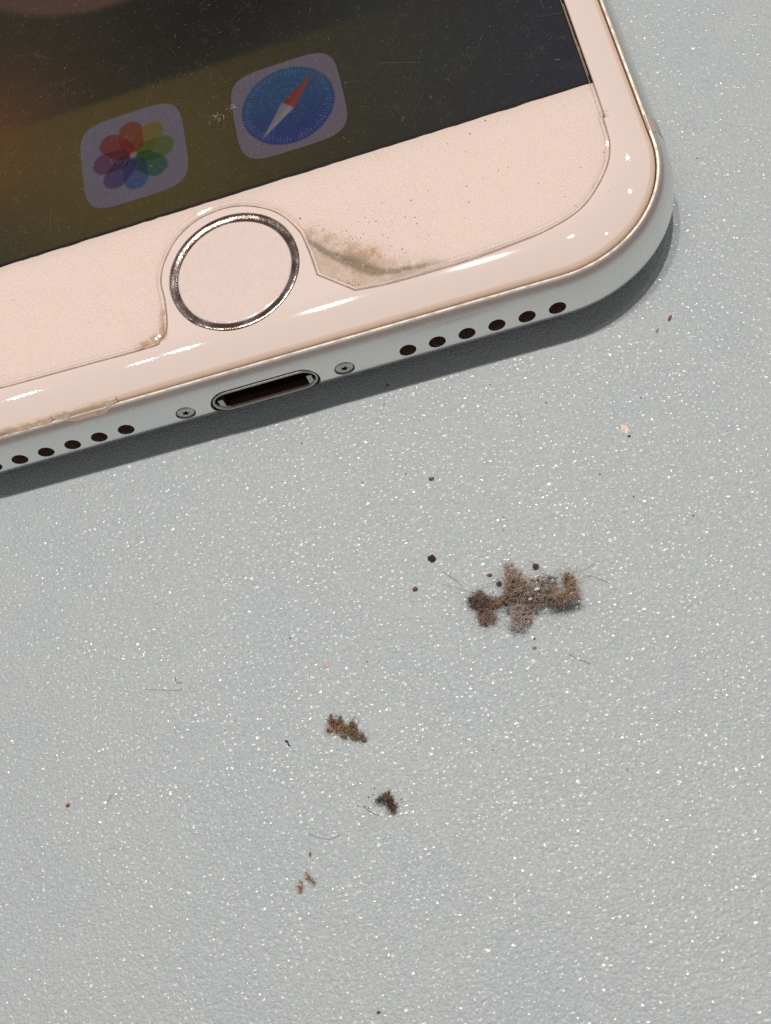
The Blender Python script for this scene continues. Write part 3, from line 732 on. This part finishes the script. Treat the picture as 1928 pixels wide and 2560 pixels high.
o = tuft(clump, 'lint_tuft', [(12.1, -19.35+dy, .5, .62, .55, .42, DB, 3), (11.75, -19.0+dy, .5, .35, .3, .3, DB, 1), (12.35, -20.35+dy, .4, .50, .55, .32, (.27, .19, .13), 2.4), (12.2, -18.75+dy, .5, .25, .3, .2, DB, .8), (12.9, -19.6+dy, .35, .5, .3, .25, (.22, .16, .12), 1.2)], 2600, base=B0); o['label'] = 'dark brown tuft at the left'
o = tuft(clump, 'lint_tuft', [(14.85, -18.15+dy, .9, .55, .65, .5, TAN, 2.6), (14.5, -19.1+dy, .8, .6, .5, .5, TAN, 2), (13.75, -19.45+dy, .4, .6, .32, .3, (.32, .235, .155), 1.3), (15.0, -19.5+dy, .7, .45, .35, .4, (.28, .21, .155), 1.2)], 2900, base=B0); o['label'] = 'tan tuft pointing towards the phone'
o = tuft(clump, 'lint_tuft', [(16.4, -19.35+dy, 1.35, .85, .55, .5, GB, 2.2), (16.1, -20.1+dy, .7, .75, .5, .45, GB, 2), (17.0, -20.15+dy, 1.2, .7, .4, .4, (.30, .23, .17), 1.4), (15.5, -19.4+dy, .7, .6, .5, .4, (.20, .15, .12), 1.4), (15.2, -20.3+dy, .6, .5, .4, .3, (.25, .19, .16), 1), (17.2, -18.9+dy, .9, .5, .3, .3, (.26, .20, .17), .8)], 2500, fr=(.006, .012), base=B0); o['label'] = 'grey-brown middle tuft'
o = tuft(clump, 'lint_tuft', [(17.9, -20.3+dy, 1.5, .75, .33, .35, OR_, 1.8), (18.5, -19.65+dy, 1.6, .32, .55, .35, (.32, .215, .13), 1.2), (18.55, -19.0+dy, 1.7, .2, .25, .2, (.27, .165, .10), .5)], 1500, base=B0); o['label'] = 'ginger tuft curling up at the right'
o = tuft(clump, 'lint_tuft', [(14.6, -20.7+dy, .5, .6, .55, .4, PK, 1.8), (14.35, -21.6+dy, .4, .42, .42, .32, GR, 1.3), (14.9, -21.2+dy, .35, .5, .3, .25, PK, .8)], 1900, fr=(.006, .012), base=B0); o['label'] = 'pinkish grey tuft pointing down'
V, F, cl = fibres(sp_); _o = mesh('screen_dust', V, F, M['fibre'], smooth=False, col=cl); tag(_o, 'pale dust fibres and hairline scratches all over the phone screen film', 'dust', kind='stuff')
sp = []
for _ in range(200):      # loose hairs straying out of the clump
    a = rng.uniform(0, 2*math.pi); k = rng.choice(5); cx_, cy_ = [(12.2, -19.9), (14.8, -18.6), (16.4, -19.8), (18.2, -19.6), (14.5, -21.2)][k]
    sp.append((walk((cx_+rng.normal(0, .5)-B0[0], cy_+rng.normal(0, .4)-B0[1], rng.uniform(.1, .8)), (math.cos(a), math.sin(a), rng.uniform(-.3, .3)), rng.integers(8, 16), .10, .13), rng.uniform(.004, .009), tuple(np.array([.16, .12, .09])*rng.uniform(.4, 1.8))))
for p, d, n in [((18.4, -19.2), (1, .1, -.1), 16), ((18.5, -19.7), (1, -.25, -.1), 14), ((12.0, -19.0), (-.8, .7, 0), 16), ((17.2, -18.6), (-.6, .7, 0), 12), ((13.0, -20.5), (1, -.7, 0), 12)]:
    sp.append((walk((p[0]-B0[0], p[1]-B0[1], .5), d, n, .16, .045), .010, (.07, .065, .065)))
V, F, cl = fibres(sp); o = mesh('stray_hairs', V, F, M['fibre'], clump, smooth=False, col=cl); o['kind'] = 'stuff'
for x, y, z, r, c_ in [(16.55, -18.25, 1.0, .19, (.09, .055, .045)), (13.75, -18.85, .7, .17, (.09, .05, .04)), (17.5, -20.35, .8, .16, (.05, .03, .02))]:
    v, f, c2 = lump(r*1.2, r*.85, r*.8, x, 2, .5, c_); mesh('dirt_grain', v, f, M['crumb'], clump, smooth=False, col=c2, loc=(x-B0[0], y+.35-B0[1], z*.2))
# glassy glint of wax in the middle
v, f, c2 = lump(.26, .13, .12, 3, 2, .3, (.70, .62, .58)); mesh('waxy_grain', v, f, simple('waxy', (.62, .55, .52, 1), .08), clump, loc=(16.2-B0[0], -20.1-B0[1], 1.75))
v, f, c2 = lump(.16, .10, .10, 8, 2, .3, (.70, .62, .58)); mesh('waxy_grain', v, f, bpy.data.materials['waxy'], clump, loc=(15.6-B0[0], -20.6-B0[1], 1.5))

B1 = (0.8, -26.4)
t1 = empty('lint_tuft', (B1[0], B1[1], 0)); tag(t1, 'small tan tuft of lint with pointed left end, upper of the two small tufts', 'lint')
o = tuft(t1, 'matted_fibres', [(.15, -25.75, .25, .28, .22, .2, (.26, .15, .08), 1), (-.12, -26.05, .2, .36, .13, .12, (.33, .21, .12), .7), (.05, -25.4, .3, .14, .26, .15, (.17, .09, .05), .6), (.62, -25.5, .3, .12, .24, .15, (.22, .14, .08), .4), (.75, -26.15, .35, .55, .33, .28, (.29, .19, .105), 2), (1.35, -26.75, .3, .52, .40, .26, (.23, .155, .10), 2), (1.45, -26.1, .3, .16, .28, .2, (.20, .12, .07), .5), (1.9, -27.15, .15, .3, .25, .12, (.17, .14, .12), .6)], 2200, reach=.28, base=B1)
for lm, lb in (([(-4.2, -36.15, .12, .17, .24, .1, (.46, .27, .16), 1), (-4.05, -35.75, .08, .08, .09, .06, (.44, .29, .19), .3)], 'orange crumb, lower left one of the orange pair'),
               ([(-3.4, -35.65, .14, .26, .16, .1, (.38, .22, .135), 1), (-3.15, -35.95, .12, .12, .14, .1, (.33, .18, .10), .6), (-3.55, -35.3, .1, .1, .18, .06, (.46, .32, .24), .5)], 'orange brown crumb, upper right one of the orange pair')):
    tag(tuft(None, 'dirt_crumb', lm, 260, fr=(.006, .011), reach=.14), lb, 'crumb')
B2 = (2.8, -31.9)
t2 = empty('lint_tuft', (B2[0], B2[1], 0)); tag(t2, 'small dark tuft of lint, lower one of the two small tufts', 'lint')
o = tuft(t2, 'matted_fibres', [(2.35, -31.55, .2, .26, .16, .14, (.10, .08, .07), 1), (2.85, -31.35, .25, .16, .26, .18, (.16, .10, .065), 1), (2.95, -31.85, .25, .28, .33, .2, (.10, .07, .055), 1.4), (3.15, -32.25, .2, .28, .24, .16, (.15, .095, .06), 1)], 1000, reach=.25, base=B2)
V = []; F = []; cl = []
for x, y, s in [(1.6, -31.2, .07), (1.95, -31.1, .06), (1.2, -31.75, .07), (1.45, -31.9, .05), (3.8, -31.8, .06), (1.75, -31.5, .05), (2.1, -30.7, .06), (.75, -31.6, .05)]:
    v, f, c2 = lump(s, s*.8, s*.7, x+y, 1, .5, (.08, .05, .045)); k = len(V); V += [(a+x-B2[0], b+y-B2[1], e) for a, b, e in v]; F += [tuple(k+q for q in t_) for t_ in f]; cl += c2
mesh('dirt_grains', V, F, M['crumb'], t2, smooth=False, col=cl)

def hair(pts, r, col, label, name='hair'):
    m = len(pts); P = []
    for i in range(m-1):
        p0, p1, p2, p3 = [np.array(pts[min(max(i+j-1, 0), m-1)]) for j in range(4)]
        for k in range(8):
            t = k/8; P.append(.5*((2*p1)+(-p0+p2)*t+(2*p0-5*p1+4*p2-p3)*t*t+(-p0+3*p1-3*p2+p3)*t**3))
    P.append(np.array(pts[-1])); P = [(a, b, .06+.03*math.sin(i*.3)) for i, (a, b) in enumerate(P)]
    b0 = P[0]; V, F, cl = fibres([([(a-b0[0], b-b0[1], c_) for a, b, c_ in P], r, col)])
    return tag(mesh(name, V, F, M['fibre'], col=cl, loc=(b0[0], b0[1], 0)), label, 'hair')
hair([(-11.1, -19.5), (-11.15, -19.85), (-10.95, -20.05), (-10.7, -20.05)], .017, (.12, .12, .13), 'short dark hooked hair left on the mat above a long straight hair')
hair([(-13.6, -19.9), (-12.4, -20.25), (-11.1, -20.55), (-10.6, -20.6)], .010, (.24, .25, .26), 'long thin grey hair lying nearly straight under the hooked hair')
hair([(-17.5, -27.75), (-17.2, -27.3), (-16.9, -27.1), (-16.5, -27.4)], .012, (.22, .22, .22), 'thin arched hair at the lower left of the mat')
hair([(-3.0, -32.7), (-2.4, -33.1), (-1.5, -33.4), (-.8, -33.2)], .012, (.25, .27, .30), 'curved bluish hair between the dark tuft and the orange crumbs')
hair([(-12.6, -48.0), (-12.1, -48.3), (-11.4, -48.5), (-10.6, -48.6)], .018, (.2, .2, .2), 'faint grey hair close to the bottom edge of the mat')
hair([(17.2, -24.6), (17.7, -25.1), (18.2, -25.4), (18.45, -25.6)], .018, (.33, .34, .38), 'thick bluish fibre lying below and right of the biggest lint clump')
hair([(18.2, -5.5), (18.35, -6.1), (18.25, -6.7)], .012, (.28, .2, .2), 'faint reddish hair on the mat below the right speaker holes')
hair([(-3.62, -26.1), (-3.42, -26.15), (-3.42, -26.35), (-3.28, -26.5)], .055, (.02, .015, .015), 'short thick black fibre left of the tan lint tuft')
hair([(1.25, -31.9), (1.7, -32.3), (2.2, -32.6)], .014, (.12, .10, .09), 'thin dark hair trailing left of the small dark tuft')
hair([(19.3, -19.3), (20.2, -19.6), (21.2, -20.4)], .012, (.18, .17, .17), 'thin grey hair trailing off the right end of the biggest lint clump')
hair([(11.2, -18.0), (10.6, -17.2), (10.0, -16.5)], .012, (.2, .18, .17), 'thin hair trailing up from the left end of the biggest lint clump')
